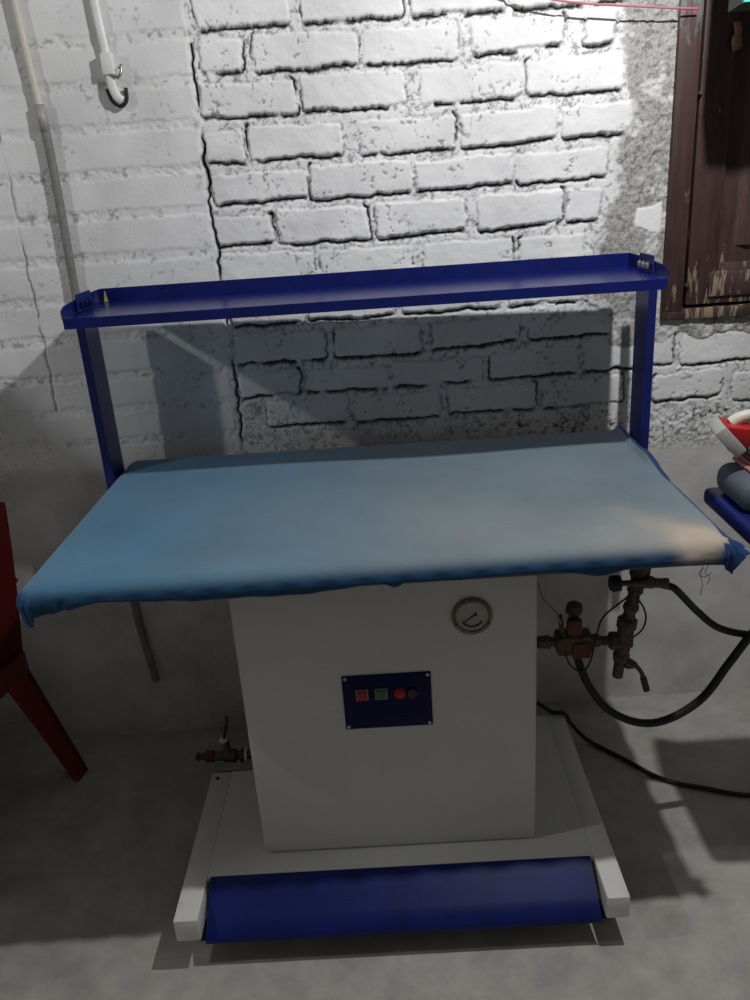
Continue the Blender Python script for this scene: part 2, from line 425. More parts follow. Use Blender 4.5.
    me.vertices.add(len(co)); me.vertices.foreach_set('co', co.ravel())
    me.loops.add(q.size); me.loops.foreach_set('vertex_index', q.ravel().astype(np.int32))
    me.polygons.add(len(q)); me.polygons.foreach_set('loop_start', (np.arange(len(q))*4).astype(np.int32))
    try: me.polygons.foreach_set('loop_total', np.full(len(q), 4, np.int32))
    except Exception: pass
    me.polygons.foreach_set('use_smooth', np.ones(len(q), bool))
    me.update(calc_edges=True)
    ca = me.color_attributes.new('wallcol', 'FLOAT_COLOR', 'POINT')
    col = np.zeros((len(co), 4), np.float32); col[:, 0] = np.clip(dark, 0, 1).ravel(); col[:, 1] = np.clip(tone, 0, 1).ravel(); col[:, 3] = 1
    ca.data.foreach_set('color', col.ravel())
    me.materials.append(M['wall'])
    o = bpy.data.objects.new('wall_back', me); link(o); tag(o, 'rough whitewashed brick wall behind the ironing table', kind='structure')
    return o
build_wall()

# ------------------------------------------------------------------ unseen slab added beyond the left edge to block the side bulb
bm = BM(); box(bm, -1.70, -1.60, -.26, .765, 0, 1.87, .006)
me_ = obj('added_shade_wall', bm, M['white_paint']); tag(me_, 'low unseen slab left of the chair, added to block the side bulb', kind='structure')

# ------------------------------------------------------------------ floor
bm = BM()
bmesh.ops.create_grid(bm, x_segments=60, y_segments=60, size=1)
for v in bm.verts: v.co = Vector((v.co.x*2.6, -1.0+v.co.y*1.95, 0))
o = obj('floor', bm, M['floor']); tag(o, 'bare grey cement floor', kind='structure')

# ------------------------------------------------------------------ window
W = empty('window_1', (1.1, wy(1.1)-.01, 1.19)); tag(W, 'old brown timber window with peeling paint', kind='structure')
yw = wy(.9)
bm = BM()
box(bm, .768, .822, yw-.022, yw+.05, 1.190, 2.45, .004)       # jamb
box(bm, .768, 1.75, yw-.020, yw+.05, 1.168, 1.196, .004)      # sill
for v in bm.verts:
    v.co.x += .003*math.sin(v.co.z*9)
obj('window_frame', bm, M['wood_teal'], W, 'auto')
bm = BM()
y0 = yw-.014
box(bm, .828, .905, y0, y0+.035, 1.204, 2.42, .003)           # stile
box(bm, .905, 1.70, y0+.001, y0+.035, 1.204, 1.305, .003)     # bottom rail
box(bm, .905, 1.70, y0+.016, y0+.032, 1.305, 2.42)            # recessed panel
prism(bm, [(.945, y0+.016), (1.65, y0+.016), (1.62, y0+.004), (.975, y0+.004)], 2, 1.345, 2.35)   # fielded middle
box(bm, .882, 1.65, y0-.007, y0+.003, 1.222, 1.286, .004)     # moulding on the rail
obj('shutter', bm, M['wood'], W, 'auto')
bm = BM()
turned(bm, (.826, yw-.024, 1.255), (0, 1, 0), [(0, .0035), (.002, .005), (.012, .005)], 10)
turned(bm, (.826, yw-.024, 1.70), (0, 1, 0), [(0, .0035), (.002, .005), (.012, .005)], 10)
obj('screw', bm, M['iron_dark'], W)
bm = BM(); tube(bm, smooth_path([(.902, yw-.016, 1.842), (.902, yw-.024, 1.822), (.898, yw-.030, 1.800), (.903, yw-.026, 1.788)]), [.010]*4+[.009]*8+[.012]*13, 10, flat=(.6, 1))
obj('latch', bm, M['tan_hook'], W, True)

# ------------------------------------------------------------------ ironing table
T = empty('ironing_table', (0, .3, 0), 'blue topped vacuum ironing table with overhead shelf and grey white pedestal', 'ironing table')
ZT = .907

# base: two channel beams, plate with a cut-out at the back left corner
bm = BM()
poly = [(-.425, .075), (.425, .075), (.474, .075), (.474, .586), (-.370, .586), (-.370, .425), (-.478, .425), (-.478, .075)]
prism(bm, [(-.428, .072), (.428, .072), (.428, .586), (-.370, .586), (-.370, .425), (-.428, .425)], 2, .125, .137)
bs = obj('base_plate', bm, M['white_paint'], T)
bm = BM()
box(bm, -.480, -.428, -.040, .425, .080, .137, .003)
o = obj('base_beam', bm, M['white_paint'], T, 'auto')
bm = BM()
box(bm, .428, .476, -.040, .586, .080, .137, .003)
obj('base_beam', bm, M['white_paint'], T, 'auto')
bm = BM()
turned(bm, (-.462, .400, .1372), (0, 0, 1), [(0, .006), (.002, .005)], 12)
obj('bolt', bm, M['iron_dark'], T)
for x, y in ((-.452, .05), (.452, .05), (-.452, .38), (.452, .54)):
    bm = BM(); turned(bm, (x, y, 0), (0, 0, 1), [(0, .021), (.012, .024), (.016, .013), (.070, .012), (.081, .018)], 16)
    obj('foot', bm, M['black_rubber'], T, 'auto')

# foot pedal: bent plate between the beams
bm = BM()
prof = [(.071, .1415), (.000, .1000), (-.034, .0800), (-.0355, .0770), (-.0355, .0640), (-.032, .0640), (-.031, .0765), (.001, .0955), (.070, .1375)]
vs = prism(bm, prof, 0, -.420, .420)
bevel_all(bm, .0012, 2)
obj('foot_pedal', bm, M['blue_pedal'], T, 'auto')
bm = BM()
box(bm, -.412, .412, -.006, .000, .040, .090)
obj('pedal_bar', bm, M['steel_dark'], T)

# cabinet
bm = BM()
box(bm, -.307, .313, .132, .575, .1375, .850, .010, 3)
cab = obj('cabinet', bm, M['cabinet'], T, 'auto')
# control panel
bm = BM()
box(bm, -.0945, .0915, .1285, .1335, .468, .600, .002)
pan = obj('control_panel', bm, M['blue_dark'], T, 'auto')
for x, m, nm in ((-.054, M['red_btn'], 'red'), (-.014, M['green_btn'], 'green')):
    bm = BM(); box(bm, x-.0130, x+.0130, .1255, .1290, .540, .567, .0015)
    f = obj('button_frame', bm, M['btn_frame'], pan, 'auto')
    bm = BM(); box(bm, x-.0105, x+.0105, .1215, .1260, .5425, .5645, .002)
    b_ = obj('button', bm, m, pan, 'auto'); b_['label'] = nm + ' square push button'
bm = BM(); turned(bm, (.025, .1290, .5535), (0, -1, 0), [(0, .0135), (.004, .0135), (.007, .011), (.009, .006)], 20)
b_ = obj('indicator_lamp', bm, M['red_btn'], pan, 'auto'); b_['label'] = 'red round indicator lamp'
bm = BM(); turned(bm, (.051, .1290, .5525), (0, -1, 0), [(0, .0125), (.004, .0125), (.007, .010)], 20)
b_ = obj('indicator_lamp', bm, M['black_btn'], pan, 'auto'); b_['label'] = 'dark unlit round lamp'
for x, z in ((-.0875, .594), (.0845, .594), (-.0875, .475), (.0845, .475)):
    bm = BM(); turned(bm, (x, .1290, z), (0, -1, 0), [(0, .004), (.0015, .0035)], 12); obj('screw', bm, M['steel'], pan)
# pressure gauge
gx, gz = .180, .725
bm = BM()
turned(bm, (gx, .136, gz), (0, -1, 0), [(0, .034), (.004, .041), (.010, .041), (.012, .039), (.0125, .0335), (.009, .033), (.009, .001)], 40)
gau = obj('pressure_gauge', bm, M['gauge_rim'], T, 'auto')
bm = BM(); turned(bm, (gx, .1275, gz), (0, -1, 0), [(0, .0325), (.0012, .0325)], 36); obj('dial_face', bm, M['dial'], gau)
bm = BM()
for k in range(33):                                                     # scale arc with ticks
    a = R(-35-k*110/32)
    L = .004 if k % 8 else .007
    p = Vector((gx+math.cos(a)*.0245, .1260, gz+math.sin(a)*.0245)); q = Vector((gx+math.cos(a)*(.0245-L), .1260, gz+math.sin(a)*(.0245-L)))
    tube(bm, [p, q], .0006, 5)
tube(bm, [(gx+math.cos(R(-28-k*124/40))*.0225, .1260, gz+math.sin(R(-28-k*124/40))*.0225) for k in range(41)], .0012, 5)
obj('dial_scale', bm, M['dial_mark'], gau)
bm = BM()
tube(bm, [(gx-.018, .1255, gz-.013), (gx+.009, .1255, gz+.0065)], [.0009, .0018], 6); turned(bm, (gx+.007, .126, gz+.005), (0, -1, 0), [(0, .0035), (.002, .003)], 12)
obj('needle', bm, M['dial_mark'], gau)
for a in (95, 205, 335):
    bm = BM(); turned(bm, (gx+.0365*math.cos(R(a)), .1245, gz+.0365*math.sin(R(a))), (0, -1, 0), [(0, .0035), (.0015, .003)], 10); obj('screw', bm, M['iron_dark'], gau)

# table box under the cover
bm = BM(); box(bm, -.600, .600, .050, .735, .845, .866, .006)
obj('tabletop', bm, M['steel_dark'], T)

# padded cover
def build_cover():
    x0, x1, y0, y1 = -.664, .660, -.008, .770
    r = .034
    ix0, ix1, iy0, iy1 = x0+r, x1-r, y0+r, y1-r
    na, nb, ne = 150, 90, 16
    emax = 1.
    ax = np.concatenate([np.linspace(-1, 0, ne, endpoint=False), np.linspace(0, 1, na), np.linspace(1, 2, ne+1)[1:]])
    ay = np.concatenate([np.linspace(-1, 0, ne, endpoint=False), np.linspace(0, 1, nb), np.linspace(1, 2, ne+1)[1:]])
    bm = BM(); lay = bm.verts.layers.float_color.new('clothcol')
    rng = random.Random(5)
    ph = [rng.uniform(0, 6.28) for _ in range(8)]
    G = {}
    quarter = r*math.pi/2
    for i, a in enumerate(ax):
        for j, b in enumerate(ay):
            cx = ix0+(ix1-ix0)*min(max(a, 0), 1); cy = iy0+(iy1-iy0)*min(max(b, 0), 1)
            da = a if a < 0 else (a-1 if a > 1 else 0.); db = b if b < 0 else (b-1 if b > 1 else 0.)
            m = max(abs(da), abs(db))
            z = ZT; x, y = cx, cy
            corner = da != 0 and db != 0
            if m > 0:
                d = Vector((da, db)).normalized()
                # length of the hanging edge
                L = quarter+.012-.012*float(np.clip((cx+.65)/1.3, 0, 1))
                if db < 0:
                    L += .004*math.sin(cx*9+ph[0])+.003*math.sin(cx*23+ph[1])+.012*math.exp(-((cx-.03)/.014)**2)+.010*math.exp(-((cx-.40)/.03)**2)
                    L += .012*sst(.45, .62, np.float64(cx))+.012*sst(-.52, -.62, np.float64(cx))-.010*sst(-.56, -.48, np.float64(cx))*sst(-.30, -.42, np.float64(cx))
                if da < 0: L += .004*math.sin(cy*17+ph[2])
                if da > 0: L += .005*math.sin(cy*21+ph[3])
                if corner: L += (.030 if da < 0 else .042)*(abs(da*db))**.5/ max(m, 1e-6)
                e = m*L
                if e < quarter:
                    t = e/r; off = r*math.sin(t); dz = r*(1-math.cos(t))
                else:
                    off = r+.10*(e-quarter)*0; dz = r+(e-quarter)
                    off -= .25*(e-quarter)                                  # elastic pulls the hem in
                fl = 0.
                if da > 0:                                                    # cover has slipped outwards on the right
                    fl = float(sst(.30, .44, np.float64(cy)))*(1-.75*(db > 0)) + .85*float(sst(.10, .03, np.float64(cy)))*(.3 if db < 0 and abs(db) > abs(da) else 1)
                if fl > 0:
                    roll = math.sin(min(1, m)*math.pi)
                    off2 = e*.60; dz2 = -.020*roll*float(sst(.34, .5, np.float64(cy)))+e*(.12 if cy < .2 else .25)+.003*math.sin(cy*60)*m+.006*math.sin(cy*23)*m
                    off = off*(1-fl)+off2*fl; dz = dz*(1-fl)+dz2*fl
                rip = 0
                if corner: rip = .0045*math.sin(math.atan2(abs(db), abs(da))*15)*min(1, m*1.2)
                elif e > quarter*.8: rip = .0015*math.sin((cx+cy)*90+ph[4])
                # folds running into the front left corner
                if db < 0 and cx < -.50: rip += .0035*math.sin((cx*1.0+z*.3)*190)*m*float(sst(-.50, -.58, np.float64(cx)))
                off += rip
                x += d.x*off; y += d.y*off; z -= dz
            else:
                ex = min(cx-ix0, ix1-cx, cy-iy0, iy1-cy)
                w = float(sst(0, .12, np.float64(ex)))
                z += w*.0035*(math.sin(cx*5.1+cy*7+ph[5])+math.sin(cx*9.7-cy*5+ph[6])*.5)-.0025*w
            y += .026*(x+.65)/1.3*(1-y/.77)
            v = bm.verts.new((x, y, z)); G[i, j] = v
            # dye: deep on the untouched edges, bleached where the iron runs
            deep = np.array((.012, .062, .150)); mid = np.array((.080, .200, .320)); pale = np.array((.165, .215, .245)); beige = np.array((.46, .385, .315))
            u_ = (x+.65)/1.3; v_ = y/.77
            k = float(np.clip(sst(.02, .72, np.float64(u_))*(.75+.35*math.exp(-((v_-.30)/.45)**2)), 0, 1))
            n = .5*pnoise.noise(Vector((x*7, y*7, 1.3)))+.25*pnoise.noise(Vector((x*17, y*17, 4.3)))
            k = min(1, max(0, k+n*.25))
            c = mid*(1-k)+pale*k
            warm = math.exp(-(((x-.25)/.22)**2+((y-.13)/.12)**2))*.35
            c = c*(1-warm)+np.array((.25, .25, .235))*warm
            # scorched / worn corner
            g = math.exp(-(((x-.598)/.055)**2+((y-.030)/.060)**2)); tt = min(1, max(0, ((x-.50)*.10+(y-.20)*-.17)/.0389)); g2 = math.exp(-(((x-.50-.10*tt)**2+(y-.20+.17*tt)**2)/.040**2))*(.30+.35*tt)+.35*math.exp(-(((x-.50)/.13)**2+((y-.07)/.09)**2))
            g = min(1, .95*g+g2*.8+n*.3*g)
            c = c*(1-g)+beige*g
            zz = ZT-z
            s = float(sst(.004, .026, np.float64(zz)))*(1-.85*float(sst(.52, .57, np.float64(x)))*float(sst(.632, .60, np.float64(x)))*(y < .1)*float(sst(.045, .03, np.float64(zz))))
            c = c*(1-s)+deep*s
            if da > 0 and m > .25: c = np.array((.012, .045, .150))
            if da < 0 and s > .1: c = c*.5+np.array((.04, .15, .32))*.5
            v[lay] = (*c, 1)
    for i in range(len(ax)-1):
        for j in range(len(ay)-1):
            bm.faces.new((G[i, j], G[i+1, j], G[i+1, j+1], G[i, j+1]))
    return bm
cov = obj('padded_cover', build_cover(), M['cloth'], T, True)
cov['label'] = 'faded blue cloth cover, beige at its front right corner'
so = cov.modifiers.new('thick', 'SOLIDIFY'); so.thickness = .003; so.offset = -1
for pts in ([(0.598, 0.042, 0.872), (0.599, 0.040, 0.852), (0.596, 0.040, 0.830), (0.602, 0.042, 0.812), (0.598, 0.040, 0.790)],
            [(0.606, 0.042, 0.872), (0.610, 0.040, 0.855), (0.604, 0.040, 0.838), (0.614, 0.040, 0.825), (0.610, 0.042, 0.812)],
            [(0.602, 0.042, 0.845), (0.592, 0.040, 0.836), (0.604, 0.040, 0.828), (0.616, 0.040, 0.836)]):
    bm = BM(); tube(bm, smooth_path(pts), .0007, 5); obj('loose_thread', bm, M['thread'], cov)

# posts: folded channels open to the inside
for s in (-1, 1):
    bm = BM()
    xo, xi = .682*s, .662*s
    pr = [(xo, .622), (xi, .622), (xi, .625), (.681*s, .625), (.681*s, .713), (xi, .713), (xi, .716), (xo, .716)]
    # closed outer skin so that the inner face shows
    prism(bm, [(xo, .622), (xi, .622), (xi, .716), (xo, .716)], 2, .790, 1.318)
    bevel_all(bm, .0015, 1)
    obj('post', bm, M['blue'], T, 'auto')
    bm = BM(); box(bm, min(.560*s, xo), max(.560*s, xo), .640, .700, .815, .846, .003); obj('post_bracket', bm, M['blue'], T, 'auto')

# shelf: folded tray
bm = BM()
zf = 1.322
pl = .002
xw = .640
def panel(pts, th=.002):
    P = [Vector(p) for p in pts]; nrm = (P[1]-P[0]).cross(P[2]-P[0]).normalized()*th
    A = [bm.verts.new(p) for p in P]; B = [bm.verts.new(p+nrm) for p in P]
    n = len(P); bm.faces.new(A[::-1]); bm.faces.new(B)
    for i in range(n): bm.faces.new((A[i], A[(i+1) % n], B[(i+1) % n], B[i]))
yf, yb = .440, .716
panel([(-xw, yf, zf), (xw, yf, zf), (xw, yb, zf), (-xw, yb, zf)])                       # floor
panel([(-xw, yf, zf-.020), (xw, yf, zf-.020), (xw, yf, zf+.002), (-xw, yf, zf+.002)])    # front lip, folded down
panel([(-xw, yb, zf), (xw, yb, zf), (xw, yb+.002, zf+.034), (-xw, yb+.002, zf+.034)])  # back flange
for s in (-1, 1):
    panel([(s*xw, yf, zf), (s*xw, yb, zf), (s*xw, yb, zf+.034), (s*xw, yf+.150, zf+.034), (s*xw, yf+.02, zf+.026), (s*xw, yf, zf+.018)], .002*s)
sh = obj('shelf', bm, M['blue_gloss'], T, 'auto')
for s in (-1, 1):
    bm = BM()
    panel([(s*(xw-.004), yf+.080, zf+.004), (s*(xw-.004), yf+.190, zf+.004), (s*(xw-.004), yf+.180, zf+.042), (s*(xw-.004), yf+.088, zf+.042)], .003)
    br = obj('shelf_bracket', bm, M['blue'], sh)
    for k in range(3):
        bm = BM(); turned(bm, (s*(xw-.008), yf+.105+k*.028, zf+.018), (-s, 0, 0), [(0, .009), (.004, .009), (.006, .006)], 6)
        o = obj('bolt', bm, M['steel'] if s > 0 else M['blue_dark'], sh)
bm = BM(); panel([(-.634, .709, zf+.003), (-.624, .712, zf+.003), (-.628, .714, zf+.026), (-.631, .714, zf+.028)], .001)
obj('paint_mark', bm, M['yellow'], sh)['label'] = 'yellow green paint mark in the left corner'

# ------------------------------------------------------------------ steam pipework on the right of the cabinet
yp = .35
S = obj('steam_pipe', BM(), M['rust'], T)
bm = BM()
cyl(bm, (.310, yp, .521), (.565, yp, .510), .0115, 18)
turned(bm, (.355, yp, .519), (1, 0, -.04), [(0, .0125), (.004, .017), (.028, .018), (.032, .0125)], 6)
turned(bm, (.478, yp, .515), (1, 0, -.04), [(0, .0125), (.004, .018), (.02, .018), (.024, .0125)], 6)
# tee, vertical run, nipples
turned(bm, (.524, yp, .511), (1, 0, -.03), [(0, .017), (.004, .022), (.016, .022), (.020, .018), (.052, .018)], 20)
turned(bm, (.553, yp, .455), (.11, 0, 1), [(0, .017), (.018, .020), (.024, .017), (.06, .019), (.086, .019), (.092, .023), (.112, .023), (.116, .017)], 20)
prof = []
t = 0
rr = random.Random(4)
while t < .115:
    prof.append((t, .0155+rr.uniform(-.0025, .0035))); t += .005
turned(bm, (.566, yp, .565), (.17, 0, 1), prof, 18)
turned(bm, (.586, yp, .672), (.1, 0, 1), [(0, .017), (.01, .024), (.035, .025), (.04, .020), (.14, .020)], 8)
cyl(bm, (.552, yp, .457), (.548, yp, .412), .0125, 16)
me = S.data
for v in bm.verts: v.co -= Vector(T.location)
bmesh.ops.recalc_face_normals(bm, faces=bm.faces[:]); bm.to_mesh(me); bm.free()
for f in me.polygons: f.use_smooth = True
me.set_sharp_from_angle(angle=R(40))
# solenoid valve
bm = BM()
box(bm, .398, .482, yp-.026, yp+.026, .490, .540, .008)
turned(bm, (.440, yp, .536), (0, 0, 1), [(0, .020), (.008, .021), (.014, .015), (.040, .014), (.046, .011), (.056, .012)], 18)
turned(bm, (.440, yp, .588), (0, 0, 1), [(0, .010), (.004, .018), (.014, .021), (.026, .018), (.032, .008)], 8)
sv = obj('solenoid_valve', bm, M['rust'], S, 'auto')
bm = BM(); box(bm, .418, .452, yp-.034, yp-.018, .552, .590, .004)
obj('solenoid_coil', bm, M['red_dark'], S, 'auto')['label'] = 'dull red coil housing'
bm = BM(); box(bm, .432, .474, yp-.031, yp-.024, .486, .526, .003); obj('valve_plate', bm, M['red_dark'], S, 'auto')
bm = BM(); tube(bm, [(.412, yp-.02, .545), (.406, yp-.02, .575), (.404, yp-.02, .600)], [.007, .006, .004], 10); obj('valve_pin', bm, M['rust'], S, 'auto')
# lower drain cock with lever
bm = BM(); turned(bm, (.562, yp-.005, .452), (1, -.1, -.25), [(0, .012), (.010, .014), (.022, .010), (.028, .007)], 10)
tube(bm, smooth_path([(.585, yp-.01, .448), (.600, yp-.012, .428), (.608, yp-.012, .405), (.614, yp-.012, .380)]), .0055, 8)
obj('drain_cock', bm, M['steel_dark'], S, 'auto')
bm = BM(); tube(bm, [(.606, yp-.012, .412), (.616, yp-.012, .376)], .008, 10); obj('lever_grip', bm, M['red_dark'], S, 'auto')
# upper cock with black knob
bm = BM(); tube(bm, [(.592, yp-.026, .672), (.560, yp-.028, .674), (.535, yp-.028, .677)], [.013, .008, .006], 10)
turned(bm, (.594, yp-.02, .672), (1, -.1, -.12), [(0, .014), (.012, .016), (.022, .012), (.038, .012), (.042, .014), (.050, .014)], 8)
obj('upper_cock', bm, M['steel_dark'], S, 'auto')
bm = BM(); turned(bm, (.538, yp-.028, .677), (-1, 0, 0), [(0, .010), (.003, .019), (.020, .020), (.026, .016)], 8); obj('knob', bm, M['black_rubber'], S, 'auto')

# drain valve on the left of the cabinet
yv = .50
dv = obj('drain_pipe', BM(), M['steel_dark'], T)
bm = BM()
cyl(bm, (-.300, yv, .128), (-.440, yv, .130), .012, 16)
turned(bm, (-.405, yv, .128), (-1, 0, .02), [(0, .014), (.004, .019), (.012, .019), (.014, .014)], 16)
for v in bm.verts: v.co -= Vector(T.location)
bmesh.ops.recalc_face_normals(bm, faces=bm.faces[:]); bm.to_mesh(dv.data); bm.free()
bm = BM(); turned(bm, (-.428, yv, .129), (-1, 0, .02), [(0, .014), (.004, .020), (.020, .018), (.032, .020), (.038, .013), (.060, .013)], 16)
turned(bm, (-.452, yv, .140), (0, 0, 1), [(0, .010), (.020, .009), (.030, .008), (.038, .008)], 10)
obj('valve_body', bm, M['brass'], dv, 'auto')
bm = BM(); turned(bm, (-.458, yv, .176), (0, 0, 1), [(0, .009), (.003, .012), (.010, .012), (.012, .009)], 6)
obj('ring_nut', bm, M['white_plastic'], dv, 'auto')
bm = BM(); turned(bm, (-.398, yv, .128), (-1, 0, 0), [(0, .013), (.002, .021), (.007, .021), (.009, .013)], 16)
obj('ring_nut', bm, M['white_plastic'], dv, 'auto')
bm = BM(); tube(bm, [(-.457, yv, .182), (-.449, yv, .212), (-.440, yv, .252)], [.006, .009, .007], 10, flat=(1, .6)); obj('valve_lever', bm, M['steel_dark'], dv, 'auto')
bm = BM(); turned(bm, (-.488, yv, .130), (-1, 0, .02), [(0, .013), (.004, .017), (.024, .016), (.028, .010), (.040, .009), (.044, .012), (.052, .008)], 14); obj('drain_cap', bm, M['red_dark'], dv, 'auto')
bm = BM(); box(bm, -.478, -.395, .452, .462, .080, .112, .003); obj('rusty_strap', bm, M['rust'], dv, 'auto')

# ------------------------------------------------------------------ hoses, cables and wires
def line(name, pts, r, mat, label, cat, seg=12, n=10, group=None):
    bm = BM(); P = smooth_path(pts, n); tube(bm, P, r, seg)
    o = obj(name, bm, mat, None, True, loc=P[0]); tag(o, label, cat, group); return o
line('steam_hose', [(.447, yp-.012, .489), (.452, yp-.02, .462), (.475, yp-.03, .405), (.520, yp-.04, .345), (.590, yp-.05, .312), (.660, yp-.05, .318), (.735, yp-.05, .372), (.790, yp-.05, .465), (.850, yp-.05, .560), (.93, yp-.05, .63)], .0095, M['black_rubber'],
     'thick black rubber hose sagging in a loop under the red valve', 'hose')
line('supply_hose', [(.643, yp-.028, .662), (.662, yp-.03, .652), (.715, yp-.03, .592), (.770, yp-.03, .545), (.853, yp-.03, .522), (.96, yp-.03, .522)], .0085, M['black_rubber'],
     'black hose running right from the upper cock under the table corner', 'hose')
line('power_cable', [(.330, .590, .190), (.400, .600, .172), (.445, .590, .1440), (.478, .580, .1435), (.510, .630, .070), (.560, .625, .012), (.640, .540, .0075), (.715, .455, .0065), (.81, .412, .0065), (.93, .375, .0065), (1.1, .40, .0065)], .0062, M['black_rubber'],
     'black power cable trailing from behind the cabinet across the cement floor', 'cable')
line('thin_wire', [(.566, yp-.03, .655), (.545, yp-.036, .640), (.500, yp-.036, .600), (.487, yp-.036, .565), (.481, yp-.036, .530), (.471, yp-.036, .478), (.452, yp-.036, .455), (.426, yp-.036, .474), (.414, yp-.036, .505)], .0022, M['black_wire'],
     'thin black wire looping from the upper cock down to the red valve', 'wire', 8)
line('thin_wire', [(.578, yp-.020, .632), (.594, yp-.022, .605), (.600, yp-.022, .576), (.592, yp-.022, .548), (.572, yp-.020, .528)], .0022, M['black_wire'],
     'thin black wire bowed against the right of the upright steam pipe', 'wire', 8)
line('earth_wire', [(.350, yp-.03, .690), (.362, yp-.03, .650), (.388, yp-.03, .618), (.405, yp-.024, .580)], .0024, M['beige_wire'],
     'beige wire running from the cabinet side to the red valve', 'wire', 8)

# conduit down the wall: cream upper length in a grey sleeve
cd = empty('wall_conduit', (-.73, wy(-.73)-.012, .2), 'tall wall conduit, cream above and grey sleeved below, passing behind the shelf', 'conduit')
def yc(x, o=.014): return wy(x)-o
bm = BM(); tube(bm, smooth_path([(-.742, yc(-.74), 2.25), (-.739, yc(-.74), 1.99), (-.733, yc(-.73), 1.865), (-.726, yc(-.73), 1.740)]), .0085, 12)
obj('cream_pipe', bm, M['cream'], cd, True)
bm = BM(); P = smooth_path([(-.726, yc(-.73), 1.765), (-.724, yc(-.73), 1.60), (-.728, yc(-.73), 1.324), (-.732, yc(-.73), .90), (-.731, yc(-.73), .47), (-.722, yc(-.72, .02), .34), (-.703, yc(-.70, .035), .205)], 40)
rs = [.0098+.0014*(k % 2) for k in range(len(P))]
tube(bm, P, rs, 12); obj('grey_sleeve', bm, M['grey_sleeve'], cd, 'auto')
bm = BM(); tube(bm, [(-.7265, yc(-.73)-.002, 1.772), (-.7255, yc(-.73)-.002, 1.715)], .0112, 12)
obj('tape_joint', bm, M['tape'], cd, True)

# white cable strip at the top
wc = empty('white_cable', (-.557, wy(-.557)-.012, 1.77), 'short flat white cable with connector and looped end, hanging at top of wall', 'cable')
bm = BM(); tube(bm, smooth_path([(-.575, yc(-.57), 2.25), (-.5635, yc(-.56), 1.98), (-.558, yc(-.56), 1.90), (-.5535, yc(-.55), 1.845)]), .010, 10, flat=(.6, 1)); obj('cable_strip', bm, M['white_plastic'], wc, 'auto')
bm = BM(); box(bm, -.566, -.540, yc(-.55, .030), yc(-.55, .004), 1.822, 1.868, .003); obj('connector', bm, M['white_plastic'], wc, 'auto')
bm = BM(); tube(bm, smooth_path([(-.552, yc(-.55, .026), 1.826), (-.535, yc(-.53, .028), 1.816), (-.525, yc(-.53, .026), 1.824), (-.523, yc(-.52, .022), 1.840), (-.531, yc(-.52, .02), 1.836)]), .0035, 8); obj('clip', bm, M['steel'], wc, True)
bm = BM(); tube(bm, smooth_path([(-.553, yc(-.55, .02), 1.822), (-.549, yc(-.55, .026), 1.795), (-.541, yc(-.54, .026), 1.775), (-.534, yc(-.53, .02), 1.768)]), .0105, 10, flat=(.5, 1)); obj('looped_end', bm, M['white_plastic'], wc, True)
bm = BM(); tube(bm, smooth_path([(-.566, yc(-.56, .014), 1.795), (-.558, yc(-.55, .014), 1.770), (-.540, yc(-.54, .016), 1.757), (-.525, yc(-.53, .014), 1.768), (-.522, yc(-.52, .014), 1.795)]), .0045, 8); obj('black_rim', bm, M['black_rubber'], wc, True)

# string across the top right corner
line('clothes_string', [(.30, wy(.3)-.045, 1.965), (.470, wy(.47)-.045, 1.908), (.700, wy(.7)-.045, 1.880), (.80, wy(.8)-.040, 1.872)], .0024, M['pink_string'], 'thin pink string stretched across top of the wall to the window', 'string', 6)

# teal box hanging in front of the window, only its lower edge in view
hb = empty('hanging_box', (.88, .545, 1.828), 'teal box with dark underside hanging at the top right corner', 'box')
bm = BM(); prism(bm, [(.772, .500), (1.02, .500), (1.02, .590), (.782, .590)], 2, 1.828, 2.12); obj('case', bm, M['dark_board'], hb)
bm = BM(); prism(bm, [(.774, 1.829), (1.02, 1.829), (1.02, 2.12), (.774, 2.12), (.774, 1.93)], 1, .494, .4995); obj('front', bm, M['teal'], hb)
bm = BM(); tube(bm, [(.88, .545, 2.115), (.88, .545, 2.70)], .004, 8); obj('cord', bm, M['black_wire'], hb, True)

